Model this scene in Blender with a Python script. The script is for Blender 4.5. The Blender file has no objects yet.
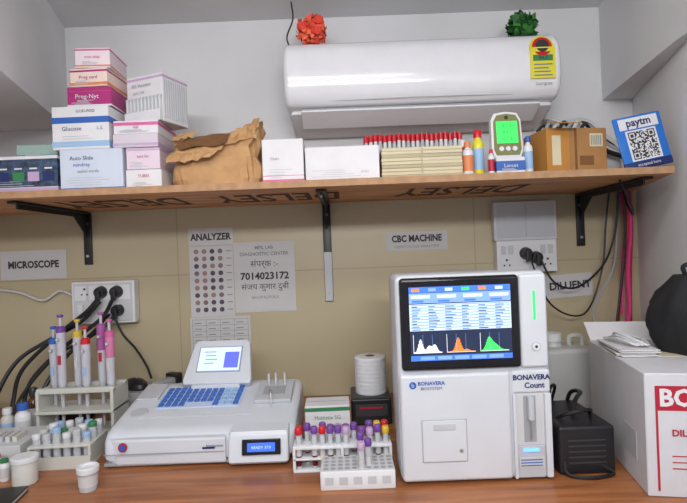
import bpy, bmesh, math, random
from mathutils import Matrix, Vector, Euler
random.seed(7)
sc = bpy.context.scene
MATS = {}

def mat(name, col, rough=0.5, metal=0.0, emit=0.0, var=0.0, scale=15.0, bump=0.0, trans=0.0, coat=0.0):
    if name in MATS: return MATS[name]
    m = bpy.data.materials.new(name); m.use_nodes = True
    nt = m.node_tree; b = nt.nodes["Principled BSDF"]
    c = (col[0], col[1], col[2], 1)
    b.inputs["Base Color"].default_value = c
    b.inputs["Roughness"].default_value = rough
    b.inputs["Metallic"].default_value = metal
    b.inputs["Transmission Weight"].default_value = trans
    b.inputs["Coat Weight"].default_value = coat
    if emit > 0:
        b.inputs["Emission Color"].default_value = c
        b.inputs["Emission Strength"].default_value = emit
    tc = nt.nodes.new("ShaderNodeTexCoord")
    n = nt.nodes.new("ShaderNodeTexNoise"); n.inputs["Scale"].default_value = scale
    n.inputs["Detail"].default_value = 5
    nt.links.new(tc.outputs["Object"], n.inputs["Vector"])
    v = var if var > 0 else 0.03
    if emit == 0:
        r = nt.nodes.new("ShaderNodeValToRGB")
        r.color_ramp.elements[0].position = 0.3; r.color_ramp.elements[1].position = 0.7
        r.color_ramp.elements[0].color = tuple(max(0, x*(1-v)) for x in col) + (1,)
        r.color_ramp.elements[1].color = tuple(min(1, x*(1+v*0.6)) for x in col) + (1,)
        nt.links.new(n.outputs["Fac"], r.inputs["Fac"])
        nt.links.new(r.outputs["Color"], b.inputs["Base Color"])
    if bump > 0:
        bp = nt.nodes.new("ShaderNodeBump"); bp.inputs["Strength"].default_value = bump
        bp.inputs["Distance"].default_value = 0.004
        nt.links.new(n.outputs["Fac"], bp.inputs["Height"])
        nt.links.new(bp.outputs["Normal"], b.inputs["Normal"])
    MATS[name] = m
    return m

def srgb(r, g, b):
    def f(x):
        x /= 255.0
        return x/12.92 if x <= 0.04045 else ((x+0.055)/1.055)**2.4
    return (f(r), f(g), f(b))

def wood(name, c1, c2, sx=1.2, sy=22, rough=0.45):
    m = bpy.data.materials.new(name); m.use_nodes = True
    nt = m.node_tree; b = nt.nodes["Principled BSDF"]
    tc = nt.nodes.new("ShaderNodeTexCoord"); mp = nt.nodes.new("ShaderNodeMapping")
    mp.inputs["Scale"].default_value = (sx, sy, sy)
    n = nt.nodes.new("ShaderNodeTexNoise"); n.inputs["Scale"].default_value = 3.0
    n.inputs["Detail"].default_value = 8; n.inputs["Distortion"].default_value = 0.6
    r = nt.nodes.new("ShaderNodeValToRGB")
    r.color_ramp.elements[0].position = 0.35; r.color_ramp.elements[1].position = 0.68
    r.color_ramp.elements[0].color = c1 + (1,); r.color_ramp.elements[1].color = c2 + (1,)
    nt.links.new(tc.outputs["Object"], mp.inputs["Vector"]); nt.links.new(mp.outputs["Vector"], n.inputs["Vector"])
    nt.links.new(n.outputs["Fac"], r.inputs["Fac"]); nt.links.new(r.outputs["Color"], b.inputs["Base Color"])
    b.inputs["Roughness"].default_value = rough
    return m

class Ob:
    def __init__(self, name, loc=(0, 0, 0), rot=(0, 0, 0)):
        self.name = name; self.bm = bmesh.new(); self.mats = []; self.loc = loc; self.rot = rot
    def slot(self, m):
        if m not in self.mats: self.mats.append(m)
        return self.mats.index(m)
    def merge(self, t, m, M=None):
        if M is not None: bmesh.ops.transform(t, matrix=M, verts=t.verts)
        i = self.slot(m)
        for f in t.faces: f.material_index = i; f.smooth = True
        me = bpy.data.meshes.new("t"); t.to_mesh(me); t.free()
        self.bm.from_mesh(me); bpy.data.meshes.remove(me)
    @staticmethod
    def M(c, rot):
        M = Matrix.Translation(c)
        if rot: M = M @ Euler(rot).to_matrix().to_4x4()
        return M
    def box(self, c, s, m, bev=0.0, seg=2, rot=None):
        t = bmesh.new(); bmesh.ops.create_cube(t, size=1)
        bmesh.ops.scale(t, vec=s, verts=t.verts)
        if bev > 0:
            bev = min(bev, min(s)*0.49)
            bmesh.ops.bevel(t, geom=t.edges[:], offset=bev, segments=seg, affect='EDGES', profile=0.5)
        self.merge(t, m, self.M(c, rot))
    def bx(self, x0, x1, y0, y1, z0, z1, m, bev=0.0, seg=2):
        self.box(((x0+x1)/2, (y0+y1)/2, (z0+z1)/2), (abs(x1-x0), abs(y1-y0), abs(z1-z0)), m, bev, seg)
    def cyl(self, c, r, h, m, r2=None, seg=24, rot=None, bev=0.0):
        t = bmesh.new()
        bmesh.ops.create_cone(t, cap_ends=True, segments=seg, radius1=r, radius2=r if r2 is None else r2, depth=h)
        if bev > 0:
            es = [e for e in t.edges if any(len(f.verts) > 4 for f in e.link_faces)]
            bmesh.ops.bevel(t, geom=es, offset=bev, segments=2, affect='EDGES', profile=0.5)
        self.merge(t, m, self.M(c, rot))
    def lathe(self, pts, m, c=(0, 0, 0), seg=24, rot=None):
        t = bmesh.new(); rings = []
        for r, z in pts:
            rings.append([t.verts.new((max(r, 1e-5)*math.cos(2*math.pi*i/seg), max(r, 1e-5)*math.sin(2*math.pi*i/seg), z)) for i in range(seg)])
        for a, b in zip(rings, rings[1:]):
            for i in range(seg):
                t.faces.new((a[i], a[(i+1) % seg], b[(i+1) % seg], b[i]))
        t.faces.new(rings[0][::-1]); t.faces.new(rings[-1])
        self.merge(t, m, self.M(c, rot))
    def prism(self, poly, axis, a, b, m, r=0.0, M=None):
        us = [p[0] for p in poly]; vs = [p[1] for p in poly]
        cu, cv = (min(us)+max(us))/2, (min(vs)+max(vs))/2
        hu, hv = (max(us)-min(us))/2, (max(vs)-min(vs))/2
        if r > 0:
            st = [(a, r), (a+r*0.13, r*0.5), (a+r*0.5, r*0.13), (a+r, 0), (b-r, 0), (b-r*0.5, r*0.13), (b-r*0.13, r*0.5), (b, r)]
        else: st = [(a, 0), (b, 0)]
        t = bmesh.new(); rings = []
        for p, ins in st:
            fu = 1-ins/hu; fv = 1-ins/hv; ring = []
            for u, v in poly:
                uu = cu+(u-cu)*fu; vv = cv+(v-cv)*fv
                co = {'X': (p, uu, vv), 'Y': (uu, p, vv), 'Z': (uu, vv, p)}[axis]
                ring.append(t.verts.new(co))
            rings.append(ring)
        n = len(poly)
        for A, B in zip(rings, rings[1:]):
            for i in range(n): t.faces.new((A[i], A[(i+1) % n], B[(i+1) % n], B[i]))
        t.faces.new(rings[0][::-1]); t.faces.new(rings[-1])
        bmesh.ops.recalc_face_normals(t, faces=t.faces)
        self.merge(t, m, M)
    def tube(self, pts, r, m, seg=8, sub=6):
        P = [Vector(p) for p in pts]; out = []
        if len(P) > 2 and sub > 1:
            Q = [P[0]*2-P[1]] + P + [P[-1]*2-P[-2]]
            for i in range(1, len(Q)-2):
                for k in range(sub):
                    s = k/sub
                    p0, p1, p2, p3 = Q[i-1:i+3]
                    out.append(0.5*((2*p1)+(p2-p0)*s+(2*p0-5*p1+4*p2-p3)*s*s+(3*p1-p0-3*p2+p3)*s**3))
            out.append(P[-1])
        else: out = P
        t = bmesh.new(); rings = []
        ref = Vector((0.13, 0.31, 0.94)).normalized()
        for i, p in enumerate(out):
            d = (out[min(i+1, len(out)-1)]-out[max(i-1, 0)]).normalized()
            x = ref - d*ref.dot(d)
            if x.length < 1e-3: x = Vector((1, 0, 0)) - d*d.x
            x.normalize(); ref = x; y = d.cross(x)
            rings.append([t.verts.new(p + r*(x*math.cos(2*math.pi*k/seg)+y*math.sin(2*math.pi*k/seg))) for k in range(seg)])
        for A, B in zip(rings, rings[1:]):
            for i in range(seg): t.faces.new((A[i], A[(i+1) % seg], B[(i+1) % seg], B[i]))
        t.faces.new(rings[0][::-1]); t.faces.new(rings[-1])
        self.merge(t, m)
    def poly(self, pts, m):
        t = bmesh.new(); t.faces.new([t.verts.new(p) for p in pts]); self.merge(t, m)
    def text(self, s, loc, size, m, rot=(math.pi/2, 0, 0), align='CENTER', sx=1.0, sy=1.0, bold=0.0):
        cu = bpy.data.curves.new("txt", 'FONT'); cu.body = s; cu.size = size
        cu.align_x = align; cu.align_y = 'CENTER'; cu.resolution_u = 2; cu.offset = bold
        o = bpy.data.objects.new("txt", cu); sc.collection.objects.link(o)
        bpy.context.view_layer.update()
        me = bpy.data.meshes.new_from_object(o.evaluated_get(bpy.context.evaluated_depsgraph_get()))
        bpy.data.objects.remove(o); bpy.data.curves.remove(cu)
        t = bmesh.new(); t.from_mesh(me); bpy.data.meshes.remove(me)
        self.merge(t, m, self.M(loc, rot) @ Matrix.Diagonal((sx, sy, 1, 1)))
    def done(self, sharp=32, wn=True):
        me = bpy.data.meshes.new(self.name)
        self.bm.to_mesh(me); self.bm.free()
        for m in self.mats: me.materials.append(m)
        me.set_sharp_from_angle(angle=math.radians(sharp))
        o = bpy.data.objects.new(self.name, me); sc.collection.objects.link(o)
        o.location = self.loc; o.rotation_euler = self.rot
        if wn:
            w = o.modifiers.new("wn", 'WEIGHTED_NORMAL'); w.keep_sharp = True
        return o

# ------------------------------------------------ materials
white = mat("white_plastic", (0.70, 0.71, 0.73), 0.35)
acw = mat("ac_gloss", (0.80, 0.80, 0.83), 0.16, coat=0.4)
offw = mat("offwhite_plastic", (0.56, 0.57, 0.58), 0.4)
grey = mat("grey_plastic", (0.33, 0.34, 0.36), 0.45)
lgrey = mat("light_grey_plastic", (0.48, 0.50, 0.53), 0.4)
black = mat("black_plastic", (0.012, 0.012, 0.015), 0.4)
dkgrey = mat("dark_grey_plastic", (0.04, 0.04, 0.045), 0.5)
glassb = mat("black_glass", (0.006, 0.006, 0.009), 0.08)
paper = mat("paper", (0.55, 0.54, 0.54), 0.8)
paperw = mat("carton_white", (0.70, 0.69, 0.71), 0.6, var=0.06)
ink = mat("ink", (0.03, 0.03, 0.035), 0.7)
inkg = mat("ink_grey", (0.22, 0.22, 0.24), 0.7)
pink = mat("print_pink", srgb(205, 95, 150), 0.5)
magenta = mat("print_magenta", srgb(165, 35, 110), 0.5)
orange = mat("print_orange", srgb(215, 130, 80), 0.5)
blue = mat("print_blue", srgb(45, 95, 175), 0.5)
navy = mat("print_navy", srgb(25, 40, 95), 0.5)
lblue = mat("print_lightblue", srgb(150, 185, 220), 0.5)
teal = mat("print_teal", srgb(60, 140, 150), 0.5)
lilac = mat("print_lilac", srgb(190, 160, 195), 0.5)
green = mat("print_green", srgb(50, 125, 75), 0.5)
red = mat("print_red", srgb(175, 25, 50), 0.5)
redcap = mat("cap_red", srgb(200, 25, 40), 0.35)
purcap = mat("cap_purple", srgb(110, 65, 150), 0.35)
yelcap = mat("cap_yellow", srgb(215, 180, 50), 0.35)
yellow = mat("print_yellow", srgb(225, 215, 50), 0.4)
kraft = mat("kraft_carton", srgb(165, 120, 70), 0.75, var=0.12)
bagm = mat("brown_paper", srgb(188, 146, 100), 0.8, var=0.15, bump=0.3, scale=30)
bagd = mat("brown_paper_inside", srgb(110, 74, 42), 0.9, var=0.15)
cream = mat("cream_card", srgb(205, 195, 165), 0.7)
metal = mat("metal", (0.5, 0.5, 0.5), 0.3, metal=0.9)
clear = mat("clear_tube", (0.78, 0.82, 0.86), 0.15, trans=0.45)
blood = mat("blood", srgb(95, 10, 18), 0.2)
cableb = mat("cable_black", (0.01, 0.01, 0.012), 0.4)
cablep = mat("cable_pink", srgb(215, 60, 130), 0.45)
cablew = mat("cable_white", (0.6, 0.6, 0.6), 0.45)

# ------------------------------------------------ room
def wallmat(name, col, tile=None):
    m = bpy.data.materials.new(name); m.use_nodes = True
    nt = m.node_tree; b = nt.nodes["Principled BSDF"]
    tc = nt.nodes.new("ShaderNodeTexCoord")
    n = nt.nodes.new("ShaderNodeTexNoise"); n.inputs["Scale"].default_value = 2.2; n.inputs["Detail"].default_value = 7
    r = nt.nodes.new("ShaderNodeValToRGB"); r.color_ramp.elements[0].position = 0.3; r.color_ramp.elements[1].position = 0.75
    r.color_ramp.elements[0].color = tuple(x*0.86 for x in col)+(1,); r.color_ramp.elements[1].color = tuple(min(1, x*1.04) for x in col)+(1,)
    nt.links.new(tc.outputs["Object"], n.inputs["Vector"]); nt.links.new(n.outputs["Fac"], r.inputs["Fac"])
    b.inputs["Roughness"].default_value = 0.7
    src = r.outputs["Color"]
    if tile:
        b.inputs["Roughness"].default_value = 0.35
        mp = nt.nodes.new("ShaderNodeMapping"); mp.inputs["Rotation"].default_value = (math.pi/2, 0, 0)
        mp.inputs["Location"].default_value = (0.58, 0.0, 0.0)
        br = nt.nodes.new("ShaderNodeTexBrick"); br.offset = 0
        br.inputs["Scale"].default_value = 1.0; br.inputs["Brick Width"].default_value = 1.04; br.inputs["Row Height"].default_value = 0.62
        br.inputs["Mortar Size"].default_value = 0.002; br.inputs["Color1"].default_value = (1, 1, 1, 1); br.inputs["Color2"].default_value = (.96, .96, .96, 1)
        br.inputs["Mortar"].default_value = (.76, .74, .70, 1)
        nt.links.new(tc.outputs["Object"], mp.inputs["Vector"]); nt.links.new(mp.outputs["Vector"], br.inputs["Vector"])
        mx = nt.nodes.new("ShaderNodeMix"); mx.data_type = 'RGBA'; mx.blend_type = 'MULTIPLY'; mx.inputs[0].default_value = 1.0
        nt.links.new(src, mx.inputs[6]); nt.links.new(br.outputs["Color"], mx.inputs[7]); src = mx.outputs[2]
    nt.links.new(src, b.inputs["Base Color"])
    return m
wpaint = wallmat("wall_paint", (0.76, 0.76, 0.77))
wtile = wallmat("wall_tile", srgb(190, 177, 146), True)
fl = wallmat("floor_tile", (0.45, 0.42, 0.38))

XL = -1.3
w = Ob("wall_back")
w.bx(XL-0.1, 1.15, 0.0, 0.1, 0.0, 1.475, wtile); w.bx(XL-0.1, 1.15, 0.0, 0.1, 1.475, 2.3, wpaint); w.done(wn=False)
w = Ob("wall_left"); w.bx(XL-0.1, XL, -3.2, 0, 0, 2.3, wpaint); w.done(wn=False)
w = Ob("wall_right")
w.prism([(1.03, 0.0), (0.88, -0.5), (0.88, -3.2), (1.0, -3.2), (1.0, -0.5), (1.15, 0.0)], 'Z', 0, 2.3, wpaint); w.done(wn=False)
w = Ob("ceiling"); w.bx(XL-0.1, 1.15, -3.2, 0.1, 2.12, 2.2, wpaint); w.done(wn=False)
w = Ob("floor"); w.bx(XL-0.1, 1.15, -3.2, 0.1, -0.05, 0, fl); w.done(wn=False)
w = Ob("trim_1"); w.prism([(-0.945, 0.0), (-0.81, -0.53), (-0.63, -1.25), (XL, -1.25), (XL, 0.0)], 'Z', 1.765, 2.12, wpaint); w.done(wn=False)
w = Ob("trim_2"); w.prism([(0.925, 0.0), (0.85, -0.5), (0.80, -1.2), (0.879, -1.2), (0.879, -0.5), (1.029, 0.0)], 'Z', 1.795, 2.12, wpaint); w.done(wn=False)

# ------------------------------------------------ table
tabm = wood("table_laminate", srgb(136, 82, 48), srgb(178, 115, 70), 1.0, 14, 0.35)
t = Ob("lab_bench")
t.bx(XL+0.005, 0.875, -0.90, -0.52, 0.765, 0.80, tabm, 0.004)
t.bx(XL+0.005, 0.865, -0.521, -0.003, 0.765, 0.80, tabm)
for x in (-1.22, 0.0, 0.80):
    t.bx(x-0.02, x+0.02, -0.85, -0.1, 0.0, 0.765, tabm)
t.done()

# ------------------------------------------------ shelf
ply = wood("plywood_underside", srgb(176, 118, 76), srgb(216, 160, 112), 1.4, 10, 0.6)
plye = mat("plywood_edge", srgb(175, 136, 100), 0.7, var=0.2, scale=40)
sten = mat("stencil_brown", srgb(84, 50, 32), 0.8, var=0.5, scale=25)
s = Ob("plywood_shelf")
s.prism([(XL+0.004, -0.003), (XL+0.004, -0.45), (0.868, -0.45), (1.02, -0.003)], 'Z', 1.472, 1.488, ply)
s.bx(XL+0.004, 0.867, -0.453, -0.449, 1.471, 1.489, plye)
for x, tx in ((-0.66, "DELSEY"), (-0.19, "DELSEY"), (0.36, "DELSEY")):
    s.text(tx, (x, -0.24, 1.4712), 0.10, sten, rot=(math.pi, 0, math.pi), sx=1.15, sy=2.7, bold=0.002)
s.done(wn=False)

def bracket(x, leg, m2=None):
    b = Ob("shelf_bracket", (x, 0, 0))
    b.bx(-0.014, 0.014, -0.40, -0.002, 1.464, 1.4705, black, 0.001)
    b.bx(-0.003, 0.003, -0.38, -0.01, 1.45, 1.465, black)
    b.bx(-0.014, 0.014, -0.007, -0.0005, 1.468-leg, 1.4645, black, 0.001)
    if m2: b.bx(-0.013, 0.013, -0.008, -0.006, 1.468-leg+0.002, 1.30, m2)
    b.prism([(-0.005, 1.466), (-0.11, 1.466), (-0.005, 1.38)], 'X', -0.002, 0.002, black)
    for z in (1.43, 1.468-leg+0.03): b.cyl((0, -0.009, z), 0.005, 0.005, metal, rot=(math.pi/2, 0, 0), seg=10)
    b.done(wn=False)
bracket(-0.89, 0.18); bracket(-0.055, 0.34, lgrey); bracket(0.83, 0.18)

# ------------------------------------------------ AC
a = Ob("split_air_conditioner")
prof = [(-0.003, 1.955), (-0.14, 1.962), (-0.175, 1.957), (-0.2, 1.943), (-0.216, 1.915), (-0.223, 1.87), (-0.222, 1.82), (-0.214, 1.785), (-0.198, 1.762), (-0.18, 1.752), (-0.12, 1.748), (-0.003, 1.748)]
a.prism(prof, 'X', -0.165, 0.692, acw, 0.018)
low = [(-0.001, 1.75), (-0.165, 1.75), (-0.168, 1.738), (-0.11, 1.71), (-0.06, 1.698), (-0.001, 1.698)]
a.prism(low, 'X', -0.15, 0.677, white, 0.008)
a.prism([(-0.19, 1.744), (-0.194, 1.738), (-0.125, 1.702), (-0.12, 1.707)], 'X', -0.115, 0.63, acw, 0.002)
a.bx(-0.11, 0.625, -0.187, -0.18, 1.7455, 1.749, grey)
a.tube([(-0.145, -0.196, 1.767), (0.26, -0.2105, 1.767), (0.672, -0.196, 1.767)], 0.0009, grey, sub=1)
a.text("Samplix", (0.635, -0.2165, 1.792), 0.017, inkg)
a.bx(0.592, 0.668, -0.2265, -0.2225, 1.805, 1.90, yellow)
a.cyl((0.63, -0.2185, 1.90), 0.038, 0.004, yellow, rot=(math.radians(80), 0, 0), seg=28)
a.cyl((0.63, -0.2225, 1.903), 0.030, 0.002, redcap, rot=(math.radians(80), 0, 0), seg=28)
a.cyl((0.63, -0.2240, 1.905), 0.020, 0.002, ink, rot=(math.radians(80), 0, 0), seg=24)
a.bx(0.60, 0.66, -0.2275, -0.226, 1.858, 1.876, green)
for i in range(4): a.bx(0.602, 0.658-0.006*(i % 3), -0.2275, -0.226, 1.812+i*0.011, 1.816+i*0.011, inkg)
a.text("84.3", (0.63, -0.2280, 1.867), 0.015, ink)
a.done(sharp=40)

def petals(name, loc, R, mats, n, size, stem):
    o = Ob(name, loc)
    for _ in range(n):
        d = Vector((random.gauss(0, 1), random.gauss(0, 1), random.gauss(0, 0.8))).normalized()
        c = d*R*random.uniform(0.35, 1.0); c.z = max(c.z, -R*0.8)
        u = d.orthogonal().normalized(); u.rotate(Matrix.Rotation(random.uniform(0, 6.28), 3, d)); v = d.cross(u)
        sz = size*random.uniform(0.7, 1.2); m = random.choice(mats)
        p = [c-u*sz*0.1, c+v*sz*0.45+u*sz*0.35+d*sz*0.15, c+u*sz+d*sz*0.45, c-v*sz*0.45+u*sz*0.35+d*sz*0.15]
        for q_ in p: q_.z = max(q_.z, -R*0.95)
        o.poly(p, m)
    o.tube([(0, 0, -R*0.3), (0.002, 0.0, -R*0.95)], 0.003, stem, sub=1)
    return o
fo1 = mat("petal_orange", srgb(250, 110, 70), 0.6); fo2 = mat("petal_red", srgb(230, 70, 55), 0.6)
lf1 = mat("leaf_green", srgb(60, 130, 50), 0.6); lf2 = mat("leaf_dark", srgb(30, 85, 35), 0.6)
o = petals("artificial_flower_bunch", (-0.075, -0.15, 2.006), 0.045, [fo1, fo1, fo2], 420, 0.02, lf1)
for dx, dz in ((-0.028, 0.0), (0.025, 0.018), (0.02, -0.015)):
    o.lathe([(0.002, 0), (0.012, 0.004), (0.016, 0.012), (0.01, 0.02)], fo2, (dx, -0.03, dz), seg=10, rot=(1.3, 0, 0))
o.done(wn=False)
petals("artificial_foliage", (0.605, -0.13, 2.005), 0.042, [lf1, lf2], 320, 0.024, lf2).done(wn=False)
c = Ob("hanging_wire"); c.tube([(-0.14, -0.12, 2.119), (-0.135, -0.13, 2.06), (-0.155, -0.14, 2.0), (-0.15, -0.15, 1.966)], 0.0025, cableb); c.done(wn=False)

# ------------------------------------------------ shelf goods
SZ = 1.4885
def carton(name, x0, x1, y0, z0, h, depth, base, bands=(), label=None, rz=None, top=None):
    cx = (x0+x1)/2; w = x1-x0
    if rz is None: rz = 0.0
    o = Ob(name, (cx, y0+depth/2, z0), (0, 0, rz))
    o.bx(-w/2, w/2, -depth/2, depth/2, 0, h, base, 0.0015, 1)
    for f0, f1, m in bands:
        o.bx(-w/2-0.0004, w/2+0.0004, -depth/2-0.0004, depth/2+0.0004, h*f0+0.001, h*f1-0.001, m)
    o.bx(-w/2+0.003, w/2-0.003, -0.0006, 0.0006, h-0.0002, h+0.0004, inkg)
    o.bx(-w/2-0.0007, -w/2+0.0002, -depth/2+0.006, depth/2-0.006, h*0.86, h*0.868, inkg)
    if top: o.bx(-w/2+0.004, w/2-0.004, -depth/2+0.004, depth/2-0.004, h-0.0003, h+0.0003, top)
    if label:
        for tx, fx, fz, sz, mm in label:
            o.text(tx, (fx*w, -depth/2-0.0012, fz*h), sz, mm)
    for i in range(4):
        yy = h*(0.12+0.06*i); ww = w*random.uniform(0.25, 0.42)
        o.bx(-ww, ww*random.uniform(-0.2, 0.7), -depth/2-0.0008, -depth/2, yy, yy+0.0014, lgrey)
    return o

picm = mat("printed_collage", srgb(60, 78, 105), 0.4, var=0.9, scale=60)
o = carton("medical_supply_carton", -0.96, -0.752, -0.42, SZ, 0.098, 0.2, paperw, [(0.02, 0.14, lilac), (0.14, 0.92, picm)])
for i in range(5):
    o.bx(-0.095+i*0.04, -0.065+i*0.04, -0.1012, -0.1, 0.03, 0.055, [lblue, navy, green, lilac, navy][i])
    o.bx(-0.090+i*0.04, -0.070+i*0.04, -0.1012, -0.1, 0.062, 0.066, paperw)
o.done()
carton("reagent_box", -0.90, -0.79, -0.36, SZ+0.099, 0.042, 0.12, mat("pale_green", srgb(150, 175, 165), 0.6), [(0.1, 0.35, teal)], rz=0.06).done()
carton("reagent_box", -0.742, -0.575, -0.425, SZ, 0.109, 0.19, mat("pale_blue_card", srgb(200, 208, 222), 0.6), [(0.02, 0.07, blue)],
       [("Auto Slide", -0.15, 0.78, 0.015, navy), ("mindray", -0.15, 0.62, 0.014, blue), ("sealed sterile", -0.05, 0.46, 0.011, inkg)], rz=-0.01).done()
carton("reagent_box", -0.571, -0.476, -0.42, SZ, 0.05, 0.15, paperw, [(0.02, 0.1, red)], [("TUBES", 0, 0.65, 0.011, red)]).done()
carton("reagent_box", -0.569, -0.480, -0.42, SZ+0.0508, 0.057, 0.15, mat("pink_card", srgb(218, 200, 212), 0.6), [(0.85, 0.98, lilac)], [("test kit", 0, 0.6, 0.011, magenta)], rz=0.015).done()
carton("reagent_box", -0.762, -0.609, -0.42, SZ+0.110, 0.115, 0.16, paperw, [(0.60, 0.76, blue), (0.05, 0.2, lblue)],
       [("Glucose", -0.15, 0.48, 0.016, navy), ("GOD-POD", 0.1, 0.88, 0.011, ink), ("L.S.", 0.35, 0.48, 0.013, blue)], top=blue, rz=-0.02).done()
carton("reagent_box", -0.602, -0.482, -0.42, SZ+0.110, 0.036, 0.15, mat("grey_pink_card", srgb(205, 195, 205), 0.6), [(0.1, 0.35, lilac)]).done()
carton("reagent_box", -0.602, -0.483, -0.415, SZ+0.1468, 0.036, 0.145, paperw, [(0.6, 0.9, pink)], [("vial", 0, 0.5, 0.012, magenta)], rz=0.01).done()
z = SZ+0.2262
carton("pregnancy_test_box", -0.725, -0.608, -0.41, z, 0.053, 0.13, magenta, [(0.0, 0.12, paperw), (0.75, 0.8, pink)], [("Preg-Nyt", -0.05, 0.5, 0.017, paperw)], top=pink, rz=0.02).done(); z += 0.0538
carton("pregnancy_test_box", -0.714, -0.612, -0.41, z, 0.049, 0.13, mat("peach_card", srgb(228, 206, 196), 0.6), [(0.05, 0.25, orange), (0.78, 0.92, magenta)], [("Preg card", 0, 0.5, 0.013, magenta)], rz=-0.04).done(); z += 0.0498
carton("pregnancy_test_box", -0.702, -0.610, -0.41, z, 0.053, 0.12, mat("pinkwhite_card", srgb(228, 212, 216), 0.6), [(0.84, 0.96, pink), (0.05, 0.16, orange)], [("one step", 0, 0.55, 0.012, pink)], rz=0.05).done()

o = Ob("tube_carton", (-0.512, -0.335, SZ+0.1838), (0, 0, math.radians(-22)))
o.bx(-0.062, 0.062, -0.046, 0.056, 0, 0.132, paperw, 0.001, 1)
o.bx(-0.0626, 0.0626, -0.0466, 0.0566, 0.12, 0.126, lilac)
o.text("BD Vacuette", (-0.01, -0.0472, 0.105), 0.013, inkg); o.text("2ml x 100", (-0.02, -0.0472, 0.085), 0.010, inkg)
for i in range(11): o.bx(0.0618, 0.0632, -0.04+i*0.0088, -0.036+i*0.0088, 0.01, 0.115, lgrey)
for i in range(10):
    x = -0.056+i*0.0125
    o.cyl((x, -0.0505, 0.032), 0.0052, 0.062, offw, seg=8); o.cyl((x, -0.0505, 0.066), 0.0055, 0.008, lgrey, seg=8)
o.bx(-0.062, 0.062, -0.058, -0.0565, 0, 0.03, paperw)
o.done()

o = Ob("crumpled_paper_bag", (-0.338, -0.325, SZ))
t = bmesh.new(); N = 56; rings = []
secs = [(0.0, 1.0), (0.02, 1.05), (0.05, 1.03), (0.08, 0.98), (0.105, 0.99), (0.125, 1.0), (0.142, 1.03), (0.152, 1.0), (0.145, 0.92), (0.12, 0.88), (0.08, 0.85), (0.03, 0.8)]
ph = [random.uniform(0, 6.28) for _ in range(12)]
for k, (zz, sc_) in enumerate(secs):
    ring = []
    for i in range(N):
        th = 2*math.pi*i/N
        cx, sx_ = math.cos(th), math.sin(th)
        ex = 0.5
        x = 0.116*math.copysign(abs(cx)**ex, cx); y = 0.082*math.copysign(abs(sx_)**ex, sx_)
        nn = 1 + 0.04*math.sin(3*th+ph[k]) + 0.035*math.sin(8*th+ph[k]*2) + random.uniform(-0.035, 0.035)
        dz = 0
        if k >= 4:
            f = min(1, (k-3)/4)
            dz = f*(0.014*math.sin(2*th+0.6)+0.010*math.sin(5*th+1)+random.uniform(-0.006, 0.006))
            dz += f*0.026*max(0, cx) - f*0.045*max(0, -sx_)*max(0, 0.5-cx)
        z_ = max(0.0005, zz+dz) if k > 0 else 0.0005
        ring.append(t.verts.new((x*sc_*nn if k > 0 else x*sc_, y*sc_*nn if k > 0 else y*sc_, z_)))
    rings.append(ring)
for A, B in zip(rings, rings[1:]):
    for i in range(N): t.faces.new((A[i], A[(i+1) % N], B[(i+1) % N], B[i]))
t.faces.new(rings[0][::-1]); t.faces.new(rings[-1])
bmesh.ops.triangulate(t, faces=t.faces[:])
o.merge(t, bagm)
def crumple(pts, nx, ny, amp=0.005):
    t = bmesh.new(); g = []
    p00, p10, p11, p01 = [Vector(p) for p in pts]
    for i in range(nx+1):
        row = []
        for j in range(ny+1):
            u, v = i/nx, j/ny
            p = p00*(1-u)*(1-v)+p10*u*(1-v)+p11*u*v+p01*(1-u)*v
            p += Vector([random.uniform(-1, 1)*amp for _ in range(3)])
            row.append(t.verts.new(p))
        g.append(row)
    for i in range(nx):
        for j in range(ny): t.faces.new((g[i][j], g[i+1][j], g[i+1][j+1], g[i][j+1]))
    bmesh.ops.triangulate(t, faces=t.faces[:])
    return t
o.merge(crumple([(-0.128, -0.098, 0.062), (-0.01, -0.108, 0.070), (0.03, -0.096, 0.104), (-0.112, -0.09, 0.096)], 9, 5), bagm)
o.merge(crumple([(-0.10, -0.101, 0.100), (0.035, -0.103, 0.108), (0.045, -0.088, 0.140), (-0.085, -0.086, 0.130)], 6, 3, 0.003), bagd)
o.merge(crumple([(0.02, 0.02, 0.13), (0.10, -0.01, 0.155), (0.118, 0.0, 0.208), (0.06, 0.03, 0.183)], 6, 4), bagm)
o.merge(crumple([(-0.11, 0.075, 0.12), (0.06, 0.075, 0.14), (0.05, 0.08, 0.185), (-0.09, 0.08, 0.165)], 8, 4), bagm)
o.merge(crumple([(0.02, -0.096, 0.105), (0.112, -0.078, 0.125), (0.105, -0.03, 0.185), (0.04, -0.05, 0.15)], 7, 5), bagm)
o.merge(crumple([(-0.115, -0.085, 0.118), (-0.06, -0.095, 0.128), (-0.05, -0.06, 0.155), (-0.10, -0.05, 0.152)], 4, 4), bagm)
o.done(sharp=14, wn=False)

carton("glove_box", -0.207, -0.097, -0.42, SZ, 0.117, 0.12, paperw, [(0.02, 0.09, pink), (0.15, 0.18, pink)], [("Chart", -0.2, 0.55, 0.010, inkg)]).done()
carton("slide_carton", -0.092, 0.105, -0.42, SZ, 0.092, 0.13, paperw, [], [("slides", 0.3, 0.25, 0.010, lilac)], rz=-0.01).done()
o = Ob("stacked_slide_packs", (0.218, -0.355, SZ))
crd = mat("cream_dark", srgb(180, 170, 140), 0.7)
for sx_ in (-0.054, 0.056):
    for k in range(9):
        o.box((sx_+random.uniform(-.001, .001), random.uniform(-.001, .001), 0.0048+k*0.0092), (0.106, 0.12, 0.0084), cream if k % 3 else crd, 0.001, 1)
o.bx(-0.106, 0.108, -0.058, 0.058, 0.0, 0.084, crd)
o.done()
o = Ob("sample_tube_rack", (0.225, -0.20, SZ))
o.bx(-0.155, 0.155, -0.035, 0.035, 0, 0.005, white); o.bx(-0.155, 0.155, -0.035, 0.035, 0.08, 0.085, white)
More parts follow.
